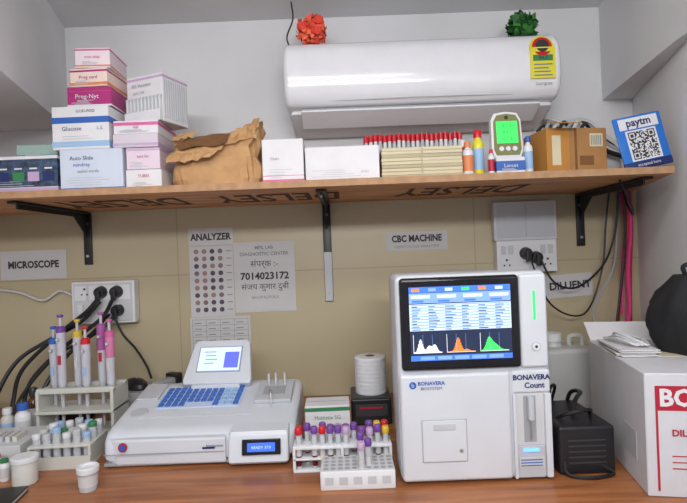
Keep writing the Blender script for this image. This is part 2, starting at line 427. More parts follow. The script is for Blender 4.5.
o.bx(-0.155, -0.15, -0.035, 0.035, 0.005, 0.08, white); o.bx(0.15, 0.155, -0.035, 0.035, 0.005, 0.08, white)
for i in range(21):
    for j in range(3):
        x = -0.143+i*0.0143; y = -0.023+j*0.023; dz = random.uniform(0, 0.006)
        o.cyl((x, y, 0.075+dz), 0.0055, 0.13, white if (i+j) % 3 else clear, seg=8)
        o.cyl((x, y, 0.148+dz), 0.0068, 0.020, redcap, seg=10)
o.done()

def bottle(name, x, y, z0, r, h, body, cap, lab=None, capr=0.6):
    o = Ob(name, (x, y, z0))
    o.lathe([(r*0.9, 0), (r, 0.004), (r, h*0.68), (r*0.9, h*0.74), (r*capr*0.8, h*0.8), (r*capr*0.8, h*0.84)], body)
    o.lathe([(r*capr, h*0.84), (r*capr, h*0.98), (r*capr*0.85, h)], cap)
    if lab: o.lathe([(r*1.02, h*0.15), (r*1.02, h*0.6)], lab)
    o.done(wn=False)
bottle("reagent_bottle", 0.346, -0.395, SZ, 0.0155, 0.095, white, orange, orange)
bottle("reagent_bottle", 0.380, -0.375, SZ, 0.0155, 0.13, yellow, redcap, lblue, 0.7)
bottle("reagent_bottle", 0.346, -0.345, SZ, 0.014, 0.11, redcap, white, yellow)
bottle("reagent_bottle", 0.405, -0.41, SZ, 0.0085, 0.07, white, redcap, red)
bottle("reagent_bottle", 0.512, -0.39, SZ, 0.012, 0.105, white, blue, lblue)
bottle("reagent_bottle", 0.525, -0.25, SZ, 0.022, 0.20, mat("amber", srgb(165, 120, 50), 0.3), mat("tan", srgb(190, 170, 120), 0.5), cream)

carton("lancet_box", 0.416, 0.492, -0.42, SZ, 0.046, 0.06, paperw, [(0.2, 0.8, blue)], [("Lancet", 0, 0.5, 0.014, paperw)]).done()
gd = mat("green_display", srgb(60, 220, 95), 0.3, emit=0.55)
o = Ob("digital_timer", (0.456, -0.385, SZ+0.048), (math.radians(-6), 0, 0))
o.prism([(-0.036, 0.0), (0.036, 0.0), (0.043, 0.02), (0.041, 0.105), (0.032, 0.124), (0.0, 0.129), (-0.032, 0.124), (-0.041, 0.105), (-0.043, 0.02)], 'Y', -0.012, 0.012, white, 0.003)
o.prism([(-0.031, 0.006), (0.031, 0.006), (0.037, 0.022), (0.035, 0.10), (0.026, 0.117), (0.0, 0.121), (-0.026, 0.117), (-0.035, 0.10), (-0.037, 0.022)], 'Y', -0.0145, -0.0115, mat("olive_trim", srgb(120, 120, 70), .5))
o.bx(-0.029, 0.029, -0.0165, -0.014, 0.038, 0.100, gd, 0.002)
dkg = mat("lcd_green_dark", srgb(25, 140, 60), .5)
for r_ in range(3): o.text("0 1 2", (0, -0.0172, 0.086-0.018*r_), 0.012, dkg)
for i in range(3): o.cyl((-0.018+i*0.018, -0.015, 0.023), 0.0065, 0.004, white, rot=(math.pi/2, 0, 0), seg=16)
o.cyl((0, -0.0155, 0.110), 0.005, 0.003, ink, rot=(math.pi/2, 0, 0), seg=12)
o.done(sharp=40)

kd = mat("kraft_dark", srgb(120, 82, 45), 0.8)
o = Ob("shipping_carton", (0.628, -0.345, SZ), (0, 0, math.radians(8)))
o.bx(-0.085, 0.09, -0.06, 0.06, 0, 0.12, kraft, 0.001, 1)
o.bx(-0.0855, -0.02, -0.0605, 0.0605, 0.001, 0.1195, mat("orange_card", srgb(180, 125, 55), 0.7))
o.bx(-0.004, 0.002, -0.0612, 0.0612, 0, 0.1206, kd)
o.bx(0.04, 0.078, -0.0610, -0.06, 0.07, 0.105, cream)
for i in range(6): o.bx(0.043+i*0.0055, 0.0455+i*0.0055, -0.0614, -0.061, 0.074, 0.10, inkg)
o.bx(-0.07, -0.045, -0.0612, -0.06, 0.02, 0.10, cream); o.bx(0.01, 0.05, -0.061, -0.06, 0.02, 0.045, kd)
o.bx(-0.085, 0.09, -0.02, 0.02, 0.12, 0.1205, paperw)
o.box((-0.05, -0.085, 0.128), (0.07, 0.055, 0.002), kraft, rot=(math.radians(15), 0, 0))
o.done()
o = Ob("cable_coil", (0.63, -0.32, SZ+0.1215))
for k in range(7): o.tube([(-0.07+0.02*k, -0.02, 0.007), (-0.04+0.02*k, 0.01, 0.03+0.008*(k % 2)), (-0.01+0.02*k, 0.03, 0.007)], 0.005, [cableb, grey, cablew][k % 3])
o.done(wn=False)

o = Ob("qr_payment_placard", (0.795, -0.437, 1.5595), (math.radians(-6), math.radians(-10), math.radians(4)))
pb = mat("placard_blue", srgb(35, 110, 195), 0.3)
W2, H2 = 0.066, 0.072
o.bx(-W2, W2, -0.003, 0.003, -H2+0.013, H2, pb, 0.004)
o.bx(-W2-0.001, W2+0.001, -0.004, 0.004, -H2, -H2+0.022, navy, 0.004)
o.bx(-0.054, 0.054, -0.0042, -0.003, 0.036, 0.066, paperw); o.text("paytm", (0, -0.0048, 0.052), 0.028, navy, bold=0.0008)
o.bx(-0.042, 0.042, -0.0042, -0.003, -0.05, 0.032, paperw)
n = 25; cs = 0.074/n
def finder(i, j):
    for a_, b_ in ((0, 0), (0, n-7), (n-7, 0)):
        if a_ <= i < a_+7 and b_ <= j < b_+7:
            ii, jj = i-a_, j-b_
            return (ii in (0, 6) or jj in (0, 6) or (2 <= ii <= 4 and 2 <= jj <= 4))
    return None
for i in range(n):
    for j in range(n):
        f = finder(i, j)
        if f is None: f = random.random() < 0.5
        if f:
            x = -0.037+j*cs; z_ = 0.028-i*cs
            o.poly([(x, -0.0046, z_-cs), (x+cs, -0.0046, z_-cs), (x+cs, -0.0046, z_), (x, -0.0046, z_)], ink)
o.text("accepted here", (0, -0.0048, -0.061), 0.011, paperw)
o.prism([(0.003, -H2+0.005), (0.05, -H2-0.0), (0.003, 0.01)], 'X', -0.012, 0.012, navy)
o.done(wn=False)

o = Ob("ac_cable_bundle")
for k, m_ in enumerate((cablew, cableb, grey, cablew, cableb)):
    dz = 0.012*k
    o.tube([(0.70+0.004*k, -0.03, 1.735-dz*0.3), (0.76, -0.05-0.01*k, 1.71-dz), (0.84, -0.04-0.012*k, 1.715-dz), (0.90, -0.05, 1.66-dz), (0.965+0.004*k, -0.04, 1.60-dz*0.5), (0.97+0.004*k, -0.03, 1.492)], 0.006 if k % 2 else 0.009, m_)
o.done(wn=False)

# ------------------------------------------------ wall signs
def sheet(name, x0, x1, z0, z1, rot=0.0, m=paper):
    o = Ob(name, ((x0+x1)/2, -0.0008, (z0+z1)/2), (0, rot, 0))
    w, h = x1-x0, z1-z0
    o.bx(-w/2, w/2, -0.0008, 0.0008, -h/2, h/2, m); o.w = w; o.h = h
    return o
o = sheet("paper_sign", -1.20, -0.97, 1.245, 1.345); o.text("MICROSCOPE", (0, -0.0013, 0), 0.034, ink, bold=0.0014, sx=0.85); o.done(wn=False)
o = sheet("paper_sign", -0.54, -0.385, 1.34, 1.40); o.text("ANALYZER", (0, -0.0013, -0.002), 0.032, ink, bold=0.0012, sx=0.88); o.done(wn=False)
o = sheet("paper_sign", 0.15, 0.365, 1.295, 1.36); o.text("CBC MACHINE", (0, -0.0013, 0.008), 0.032, ink, bold=0.0012, sx=0.82); o.text("HEMATOLOGY ANALYZER", (0, -0.0013, -0.02), 0.013, inkg); o.done(wn=False)
o = sheet("paper_sign", 0.67, 0.865, 1.11, 1.19, rot=math.radians(-3)); o.text("DILUENT", (0.02, -0.0013, 0), 0.036, ink, bold=0.0012); o.done(wn=False)
o = sheet("stain_chart_poster", -0.54, -0.387, 1.09, 1.337)
cc = [mat("cell_a", srgb(120, 100, 110), .7), mat("cell_b", srgb(80, 68, 85), .7), mat("cell_c", srgb(150, 120, 115), .7)]
for i in range(9):
    for j in range(4):
        o.cyl((-0.052+j*0.028, -0.0012, 0.105-i*0.0255), 0.0085, 0.0008, random.choice(cc), rot=(math.pi/2, 0, 0), seg=14)
    o.bx(0.052, 0.07, -0.0013, -0.0008, 0.103-i*0.0255, 0.106-i*0.0255, inkg)
o.done(wn=False)
o = sheet("contact_poster", -0.385, -0.172, 1.10, 1.345)
o.text("MPIL LAB", (0, -0.0013, 0.102), 0.016, inkg, bold=0.0004); o.text("DIAGNOSTIC CENTER", (0, -0.0013, 0.080), 0.017, inkg, bold=0.0004)
o.text("संपर्क :-", (0, -0.0013, 0.045), 0.030, ink)
o.text("7014023172", (0, -0.0013, 0.002), 0.034, ink, bold=0.0010); o.text("संजय कुमार दुबी", (0, -0.0013, -0.035), 0.028, ink)
o.text("BHOPALPURA", (0, -0.0013, -0.072), 0.015, inkg)
o.done(wn=False)
o = sheet("result_table_poster", -0.545, -0.335, 0.93, 1.089)
for i in range(8): o.bx(-0.098, 0.098, -0.0013, -0.0008, 0.07-i*0.02, 0.0712-i*0.02, inkg)
for j in range(5): o.bx(-0.098+j*0.0486, -0.0968+j*0.0486, -0.0013, -0.0008, -0.07, 0.07, inkg)
for i in range(7):
    for j in range(4): o.bx(-0.09+j*0.0486, -0.065+j*0.0486, -0.0013, -0.0008, 0.057-i*0.02, 0.060-i*0.02, inkg)
o.done(wn=False)

# ------------------------------------------------ switchboards
def socket(o, x, z, y):
    for dx, dz, r in ((0, 0.012, 0.004), (-0.009, -0.006, 0.003), (0.009, -0.006, 0.003)):
        o.cyl((x+dx, y, z+dz), r, 0.0012, ink, rot=(math.pi/2, 0, 0), seg=10)
def plug(o, x, z, y, m=cableb):
    o.cyl((x, y-0.012, z), 0.022, 0.024, m, rot=(math.pi/2, 0, 0), seg=20, r2=0.017, bev=0.002)
    o.box((x, y-0.028, z-0.01), (0.016, 0.014, 0.036), m, 0.003)
o = Ob("switchboard", (-0.827, 0, 1.158))
o.bx(-0.108, 0.108, -0.042, -0.0005, -0.073, 0.073, white, 0.005)
o.bx(-0.10, 0.10, -0.045, -0.041, -0.065, 0.065, offw, 0.002)
for x in (-0.075, -0.025, 0.025, 0.075):
    o.bx(x-0.02, x+0.02, -0.047, -0.044, 0.008, 0.058, white, 0.001)
for x in (-0.075, 0.05): o.box((x, -0.048, -0.02), (0.018, 0.006, 0.03), white, 0.001, rot=(0.12, 0, 0))
for x in (-0.06, 0.0, 0.06): socket(o, x, 0.035, -0.048)
plug(o, -0.003, 0.035, -0.045); plug(o, 0.050, 0.035, -0.045); plug(o, 0.052, -0.028, -0.045)
o.done()
o = Ob("switchboard", (0.627, 0, 1.325))
o.bx(-0.108, 0.108, -0.035, -0.0005, -0.01, 0.124, offw, 0.004)
o.bx(-0.100, 0.10, -0.037, -0.034, 0.0, 0.116, lgrey, 0.002)
o.bx(0.0, 0.002, -0.0375, -0.0365, 0.0, 0.116, grey)
o.bx(-0.103, 0.103, -0.04, -0.0005, -0.12, -0.0095, white, 0.004)
for x in (-0.08, -0.055, 0.055, 0.08): o.box((x, -0.041, -0.042), (0.016, 0.006, 0.03), offw, 0.001, rot=(0.12, 0, 0))
for x in (-0.07, 0.07): socket(o, x, -0.088, -0.0408)
plug(o, -0.005, -0.055, -0.039); plug(o, 0.03, -0.07, -0.039)
o.done()

def cable(name, pts, r, m):
    o = Ob(name); o.tube(pts, r, m, sub=8); o.done(wn=False)
cable("power_cable", [(-0.83, -0.078, 1.17), (-0.86, -0.1, 1.13), (-0.93, -0.13, 1.07), (-1.02, -0.18, 0.97), (-1.04, -0.20, 0.88), (-1.03, -0.23, 0.806)], 0.0065, cableb)
cable("power_cable", [(-0.777, -0.078, 1.17), (-0.80, -0.12, 1.11), (-0.90, -0.16, 1.03), (-0.98, -0.20, 0.94), (-0.99, -0.23, 0.86), (-0.96, -0.26, 0.807)], 0.0065, cableb)
cable("power_cable", [(-0.776, -0.078, 1.11), (-0.80, -0.11, 1.08), (-0.88, -0.17, 1.01), (-0.94, -0.22, 0.9), (-0.93, -0.26, 0.807)], 0.0065, cableb)
cable("power_cable", [(-0.82, -0.078, 1.165), (-0.88, -0.09, 1.10), (-0.97, -0.11, 1.05), (-1.06, -0.14, 0.99), (-1.10, -0.18, 0.90), (-1.10, -0.22, 0.807)], 0.0065, cableb)
cable("power_cable", [(-0.79, -0.078, 1.12), (-0.82, -0.17, 1.06), (-0.90, -0.21, 1.01), (-0.965, -0.26, 0.92), (-0.985, -0.31, 0.84), (-1.0, -0.35, 0.807)], 0.005, cableb)
cable("power_cable", [(-0.772, -0.078, 1.105), (-0.74, -0.09, 1.05), (-0.71, -0.07, 1.0), (-0.68, -0.06, 0.94), (-0.665, -0.06, 0.896)], 0.004, cableb)
cable("white_cable", [(-1.25, -0.012, 1.22), (-1.13, -0.014, 1.20), (-1.05, -0.014, 1.17), (-0.99, -0.014, 1.20), (-0.937, -0.014, 1.18)], 0.004, cablew)
o = Ob("pink_cable"); o.tube([(0.988, -0.02, 1.470), (0.99, -0.03, 1.35), (0.975, -0.03, 1.2), (0.97, -0.035, 1.05), (0.93, -0.05, 0.95), (0.85, -0.08, 0.807)], 0.008, cablep)
o.tube([(0.970, -0.015, 1.470), (0.973, -0.03, 1.35), (0.955, -0.03, 1.2), (0.95, -0.035, 1.05)], 0.005, cablep)
o.tube([(0.999, -0.012, 1.470), (1.0, -0.02, 1.35), (0.99, -0.02, 1.2), (0.98, -0.025, 1.0)], 0.005, redcap); o.done(wn=False)
cable("hanging_wire", [(0.66, -0.07, 1.25), (0.70, -0.08, 1.17), (0.78, -0.07, 1.15), (0.88, -0.05, 1.22), (0.93, -0.04, 1.33), (0.94, -0.055, 1.470)], 0.0035, cableb)
cable("hanging_wire", [(0.622, -0.07, 1.265), (0.68, -0.09, 1.10), (0.80, -0.07, 1.06), (0.88, -0.04, 1.2), (0.90, -0.04, 1.36), (0.91, -0.05, 1.470)], 0.003, cableb)
cable("hanging_wire", [(0.74, -0.26, 1.032), (0.80, -0.15, 1.10), (0.90, -0.07, 1.2), (0.94, -0.03, 1.30), (0.95, -0.028, 1.470)], 0.004, grey)
cable("hanging_wire", [(0.78, -0.35, 1.470), (0.84, -0.30, 1.40), (0.90, -0.20, 1.38), (0.93, -0.12, 1.42), (0.925, -0.10, 1.470)], 0.003, cableb)
cable("hanging_wire", [(0.935, -0.10, 1.470), (0.93, -0.10, 1.30), (0.90, -0.12, 1.15), (0.86, -0.15, 1.0), (0.83, -0.16, 0.807)], 0.0045, cableb)
cable("hanging_wire", [(0.955, -0.07, 1.470), (0.95, -0.08, 1.32), (0.92, -0.09, 1.18), (0.89, -0.11, 1.0), (0.87, -0.12, 0.807)], 0.004, redcap)

# ------------------------------------------------ hematology analyzer
hw = mat("analyzer_shell", (0.57, 0.59, 0.63), 0.35)
hw2 = mat("analyzer_shell_panel", (0.61, 0.63, 0.67), 0.3)
o = Ob("hematology_analyzer", (0, -0.014, 0))
o.bx(0.122, 0.418, -0.60, -0.34, 0.806, 1.235, lgrey, 0.012, 3)
o.bx(0.105, 0.430, -0.675, -0.57, 0.803, 1.244, hw, 0.014, 3)
for x in (0.14, 0.40):
    for y in (-0.64, -0.37): o.cyl((x, y, 0.804), 0.015, 0.0078, black, seg=14)
o.bx(0.114, 0.366, -0.687, -0.66, 1.042, 1.238, glassb, 0.008, 3)
o.bx(0.366, 0.424, -0.684, -0.66, 1.040, 1.238, hw2, 0.007, 3)
o.bx(0.108, 0.342, -0.682, -0.66, 0.806, 1.034, hw2, 0.008, 3)
o.bx(0.345, 0.427, -0.679, -0.66, 0.985, 1.035, hw2, 0.006, 3)
o.bx(0.345, 0.352, -0.682, -0.66, 0.806, 0.985, hw2, 0.002); o.bx(0.412, 0.427, -0.682, -0.66, 0.806, 0.985, hw2, 0.004)
o.bx(0.352, 0.412, -0.678, -0.66, 0.806, 0.875, lgrey, 0.003)
o.bx(0.352, 0.412, -0.6765, -0.66, 0.875, 0.985, offw, 0.001)
o.bx(0.368, 0.394, -0.6772, -0.676, 0.882, 0.980, grey)
o.box((0.381, -0.683, 0.955), (0.012, 0.014, 0.05), lgrey, 0.003)
o.cyl((0.381, -0.683, 0.915), 0.0018, 0.05, metal, seg=8)
o.box((0.381, -0.6785, 0.865), (0.034, 0.006, 0.007), mat("blue_led", (0.12, 0.35, 1.0), .3, emit=1.6), 0.002)
o.bx(0.355, 0.409, -0.6795, -0.677, 0.828, 0.850, paper)
for i in range(3): o.bx(0.358, 0.404, -0.6802, -0.6794, 0.832+i*0.006, 0.834+i*0.006, blue)
o.bx(0.150, 0.246, -0.6835, -0.68, 0.848, 0.938, grey, 0.002); o.bx(0.1515, 0.2445, -0.6848, -0.68, 0.8495, 0.9365, hw2, 0.002)
o.bx(0.175, 0.222, -0.6862, -0.684, 0.916, 0.929, lgrey, 0.003); o.cyl((0.232, -0.685, 0.872), 0.004, 0.002, metal, rot=(math.pi/2, 0, 0), seg=10)
S = -0.6872
def em(name, c, e=1.0): return mat(name, c, 0.3, emit=e)
dbg = em("ui_dark", (0.012, 0.02, 0.05), 0.8); ubl = em("ui_blue", srgb(60, 110, 205), 0.7); uwh = em("ui_white", (0.48, 0.60, 0.82), 0.7)
uor = em("ui_orange", (0.9, 0.2, 0.03), 0.7); ugr = em("ui_green", (0.05, 0.7, 0.12), 0.7); ulb = em("ui_lightblue", srgb(120, 155, 220), 0.6); uw2 = em("ui_pure", (0.85, 0.85, 0.85), 0.8)
x0, x1, z0, z1 = 0.133, 0.346, 1.064, 1.219
def q(xa, xb, za, zb, m_, k=0):
    y = S-0.0004*k; o.poly([(xa, y, za), (xb, y, za), (xb, y, zb), (xa, y, zb)], m_)
q(x0, x1, z0, z1, dbg, 1)
q(x0, x1, z1-0.012, z1, ubl, 2)
for i in range(6): q(x0+0.006+i*0.035, x0+0.022+i*0.035, z1-0.0095, z1-0.003, [uor, ulb, uwh, ugr, uor, uwh][i], 3)
q(x0, x1, z1-0.034, z1-0.013, ulb, 2)
for i in range(4): q(x0+0.004+i*0.055, x0+0.044+i*0.055, z1-0.024, z1-0.017, uwh, 3); q(x0+0.006+i*0.055, x0+0.030+i*0.055, z1-0.032, z1-0.028, ubl, 3)
q(x0, x1, z1-0.092, z1-0.036, uwh, 2)
for i in range(9): q(x0+0.002, x1-0.002, z1-0.0375-i*0.006, z1-0.0385-i*0.006, ubl, 3)
for i in range(9):
    for j in range(6):
        q(x0+0.005+j*0.035, x0+0.005+j*0.035+random.uniform(0.01, 0.024), z1-0.0425-i*0.006, z1-0.0405-i*0.006, ubl if (i+j) % 3 else dbg, 3)
q(x0, x1, z0, z0+0.011, ubl, 2)
for i in range(5): q(x0+0.02+i*0.036, x0+0.05+i*0.036, z0+0.002, z0+0.009, ulb, 3)
for k, (m_, peaks) in enumerate(((uw2, [(0.25, 0.9, 0.1), (0.55, 0.45, 0.12), (0.75, 0.5, 0.1)]), (uor, [(0.4, 0.95, 0.12), (0.7, 0.15, 0.1)]), (ugr, [(0.3, 0.75, 0.13), (0.5, 0.45, 0.2)]))):
    hx = x0+0.006+k*0.070; hw_ = 0.060; hz = z0+0.017; hh = 0.038
    f = lambda a_: sum(h_*math.exp(-((a_-c_)/s_)**2) for c_, h_, s_ in peaks)
    for i in range(30):
        a0, a1 = i/30, (i+1)/30
        q(hx+hw_*a0, hx+hw_*a1, hz, hz+0.001+hh*0.8*f((a0+a1)/2), m_, 3)
    q(hx, hx+0.0008, hz, hz+hh, uw2, 3); q(hx, hx+hw_, hz-0.0008, hz, uw2, 3)
    for d_ in (0.33, 0.66): q(hx+hw_*d_, hx+hw_*d_+0.0005, hz, hz+hh, ulb, 4)
o.box((0.396, -0.6845, 1.172), (0.005, 0.003, 0.062), em("green_led", (0.03, 0.75, 0.15), 1.0), 0.001)
o.cyl((0.397, -0.685, 1.085), 0.0095, 0.002, lgrey, rot=(math.pi/2, 0, 0), seg=24); o.cyl((0.397, -0.6862, 1.085), 0.0075, 0.001, white, rot=(math.pi/2, 0, 0), seg=24)
o.cyl((0.397, -0.687, 1.085), 0.003, 0.001, black, rot=(math.pi/2, 0, 0), seg=12)
o.text("BONAVERA", (0.386, -0.6798, 1.019), 0.0150, navy, bold=0.0006); o.text("Count", (0.392, -0.6798, 1.002), 0.0165, navy, bold=0.0005)
o.cyl((0.135, -0.683, 1.012), 0.0075, 0.001, blue, rot=(math.pi/2, 0, 0), seg=20); o.text("b", (0.135, -0.6842, 1.012), 0.012, paperw)
o.text("BONAVERA", (0.174, -0.6832, 1.015), 0.011, blue, bold=0.0003); o.text("BIOSYSTEM", (0.174, -0.6832, 1.004), 0.009, navy)
o.done(sharp=40)

# ------------------------------------------------ biochemistry analyzer
o = Ob("biochemistry_analyzer", (0, 0, 0))
bw = mat("bio_shell", (0.60, 0.63, 0.68), 0.32); keyb = mat("key_blue", srgb(60, 105, 185), 0.4); keyf = mat("key_field", srgb(190, 205, 228), 0.4)
BZ = 0.806
o.prism([(-0.245, BZ), (-0.525, BZ), (-0.548, BZ+0.012), (-0.545, 0.855), (-0.53, 0.874), (-0.505, 0.884), (-0.30, 0.925), (-0.265, 0.928), (-0.245, 0.915)], 'X', -0.60, -0.135, bw, 0.02)
o.prism([(-0.60, -0.50), (-0.59, -0.535), (-0.56, -0.552), (-0.30, -0.556), (-0.30, -0.52), (-0.30, -0.40), (-0.60, -0.40)], 'Z', BZ, 0.868, bw, 0.006)
o.prism([(-0.50, BZ), (-0.566, BZ), (-0.572, 0.812), (-0.560, 0.868), (-0.552, 0.878), (-0.50, 0.884)], 'X', -0.292, -0.148, bw, 0.007)
tilt = math.radians(-12)
o.box((-0.212, -0.5685, 0.846), (0.092, 0.004, 0.036), glassb, 0.003, rot=(tilt, 0, 0))
o.box((-0.212, -0.5705, 0.846), (0.066, 0.003, 0.020), mat("lcd_blue", (0.03, 0.10, 0.6), .3, emit=1.2), 0.001, rot=(tilt, 0, 0))
o.text("READY 37.0", (-0.212, -0.5727, 0.846), 0.009, uwh, rot=(math.pi/2+tilt, 0, 0))
o.bx(-0.592, -0.302, -0.5572, -0.5555, 0.834, 0.836, grey); o.bx(-0.594, -0.15, -0.5495, -0.53, BZ-0.001, BZ+0.006, grey)
for x in (-0.56, -0.17):
    for y in (-0.5, -0.29): o.cyl((x, y, 0.8032), 0.014, 0.006, black, seg=12)
o.cyl((-0.545, -0.5565, 0.852), 0.011, 0.002, red, rot=(math.pi/2, 0, 0), seg=20); o.cyl((-0.545, -0.558, 0.852), 0.007, 0.002, blue, rot=(math.pi/2, 0, 0), seg=16)
o.text("biosystem", (-0.325, -0.5572, 0.849), 0.010, navy)
o.bx(-0.355, -0.325, -0.5575, -0.5555, 0.842, 0.846, navy)
sl = math.atan2(0.041, 0.205)
def top(y): return 0.884+(y+0.505)*0.2
def kb(x, y, w_, d_, m_, up=0.0, th=0.003): o.box((x, y, top(y)+up), (w_, d_, th), m_, 0.0012 if th > 0.003 else 0.0005, 1, rot=(sl, 0, 0))
kb(-0.405, -0.365, 0.225, 0.115, keyf, 0.0005)
for i in range(12):
    for j in range(5):
        if j == 0 and 3 < i < 8: continue
        kb(-0.505+i*0.0182, -0.408+j*0.0215, 0.0145, 0.0165, keyb if i < 9 else (lblue if i < 11 else keyb), 0.003, 0.005)
kb(-0.405, -0.465, 0.30, 0.002, lgrey, 0.0005)
o.cyl((-0.55, -0.44, top(-0.44)+0.0015), 0.022, 0.005, lgrey, rot=(sl, 0, 0), seg=28, bev=0.001)
o.box((-0.555, -0.33, top(-0.33)+0.003), (0.06, 0.09, 0.007), lgrey, 0.003, rot=(sl, 0, 0))
o.box((-0.205, -0.36, top(-0.36)+0.006), (0.10, 0.12, 0.014), lgrey, 0.005, rot=(sl, 0, 0))
o.box((-0.205, -0.37, top(-0.37)+0.0135), (0.06, 0.05, 0.004), grey, 0.002, rot=(sl, 0, 0))
for x in (-0.225, -0.205, -0.18): o.cyl((x, -0.335, top(-0.335)+0.028), 0.0035, 0.035, clear, seg=10)
o.tube([(-0.215, -0.40, 0.925), (-0.213, -0.41, 0.94), (-0.208, -0.425, 0.935), (-0.205, -0.44, 0.905)], 0.002, metal)
R = Matrix.Translation((-0.378, -0.315, 0.93)) @ Euler((math.radians(-38), 0, math.radians(-3))).to_matrix().to_4x4()
def sb(c, s_, m_, bev=0.003):
    t = bmesh.new(); bmesh.ops.create_cube(t, size=1); bmesh.ops.scale(t, vec=s_, verts=t.verts)
    if bev: bmesh.ops.bevel(t, geom=t.edges[:], offset=bev, segments=2, affect='EDGES', profile=.5)
    o.merge(t, m_, R @ Matrix.Translation(c))
sl_pts = [(-0.096, 0.0), (0.096, 0.0), (0.100, 0.012), (0.084, 0.130), (0.074, 0.140), (-0.074, 0.140), (-0.084, 0.130), (-0.100, 0.012)]
o.prism(sl_pts, 'Y', -0.012, 0.014, bw, 0.005, M=R)
sb((0, -0.012, 0.076), (0.130, 0.004, 0.082), grey, 0.0015)
lcd = mat("lcd_light", srgb(190, 208, 255), .3, emit=0.75); lcdm = mat("lcd_mid", srgb(95, 105, 225), .3, emit=0.6)
sb((0, -0.0142, 0.076), (0.122, 0.002, 0.074), lcd, 0)
sb((0.036, -0.0154, 0.072), (0.042, 0.001, 0.050), lcdm, 0)
for i in range(4): sb((-0.03+0.003*(i % 3), -0.0156, 0.098-i*0.012), (0.035-0.006*(i % 2), 0.001, 0.002), lcdm, 0)
o.bx(-0.45, -0.31, -0.325, -0.27, 0.915, 0.935, bw, 0.004)
o.done(sharp=40)

# ------------------------------------------------ tube racks
def tube_item(o, x, y, z0, h, cap, fill):
    o.cyl((x, y, z0+h/2), 0.0062, h, clear, seg=12)
    o.cyl((x, y, z0+h*0.35), 0.0065, h*0.55, fill, seg=12)
    o.cyl((x, y, z0+h*0.5), 0.0067, h*0.28, paper, seg=12)
    o.lathe([(0.0078, 0), (0.0085, 0.002), (0.0085, 0.013), (0.007, 0.0155)], cap, (x, y, z0+h-0.003), seg=12)
o = Ob("test_tube_rack", (-0.020, -0.588, 0.80))
o.bx(-0.113, 0.113, -0.026, 0.026, 0, 0.006, white, 0.002); o.bx(-0.113, 0.113, -0.026, 0.026, 0.052, 0.060, white, 0.002)
o.bx(-0.113, 0.113, -0.026, 0.026, 0.028, 0.032, white, 0.001)
for x in (-0.11, 0, 0.11): o.bx(x-0.003, x+0.003, -0.026, 0.026, 0.006, 0.053, white)
caps = [redcap, redcap, purcap, redcap, purcap, purcap, lilac, purcap, purcap, lilac, purcap, yelcap]
for i in range(12):
    for j in range(2):
        if (i*7+j*5) % 6 == 1: continue
        x = -0.100+i*0.0182
        if abs(x) < 0.005: x += 0.004
        tube_item(o, x, -0.013+j*0.026, 0.0065, 0.078+random.uniform(-.004, .004), caps[(i+j) % 12], [blood, paper, blood, cream][(i+j) % 4])
o.done(sharp=40, wn=False)
o = Ob("foam_tube_block", (0.013, -0.662, 0.80))
o.bx(-0.080, 0.078, -0.042, 0.036, 0, 0.040, white, 0.003)
o.bx(-0.078, 0.076, -0.040, 0.034, 0.0395, 0.0412, offw)
for i in range(10):
    for j in range(4):
        o.cyl((-0.068+i*0.0152, -0.030+j*0.018, 0.0415), 0.0055, 0.0012, grey, seg=12)
for i, j, cp in ((5, 0, lilac), (6, 1, purcap), (5, 3, purcap)):
    tube_item(o, -0.068+i*0.0152, -0.030+j*0.018, 0.012, 0.072, cp, blood)
for i in range(5): o.bx(-0.07+i*0.03, -0.052+i*0.03, -0.0425, -0.0415, 0.012, 0.028, lgrey)
o.done(sharp=40, wn=False)

carton("test_strip_box", -0.118, 0.0, -0.44, 0.80, 0.098, 0.08, paperw, [(0.84, 0.96, green), (0.08, 0.16, red)], [("Multistix SG", 0, 0.68, 0.014, green), ("REF 10", 0.2, 0.45, 0.011, red)], rz=0.02).done()
o = Ob("thermal_printer", (0.059, -0.25, 0.80))
o.bx(-0.054, 0.062, -0.07, 0.07, 0, 0.076, black, 0.006, 3)
o.bx(-0.042, 0.050, -0.0715, -0.069, 0.026, 0.060, dkgrey, 0.002); o.bx(-0.03, 0.036, -0.0725, -0.071, 0.048, 0.053, red)
o.bx(-0.045, 0.05, -0.06, 0.0, 0.0755, 0.0775, dkgrey, 0.001); o.done()
o = Ob("paper_roll", (0.067, -0.25, 0.8776))
p = [(0.012, 0.0)]
for k in range(9):
    p += [(0.0461, 0.0002+k*0.0118), (0.0466, 0.002+k*0.0118), (0.0466, 0.0098+k*0.0118), (0.0461, 0.0115+k*0.0118)]
p += [(0.043, 0.1075), (0.014, 0.1075), (0.013, 0.09)]
o.lathe(p, white, seg=40); o.cyl((0, 0, 0.1077), 0.013, 0.001, kd, seg=20); o.done(sharp=60, wn=False)

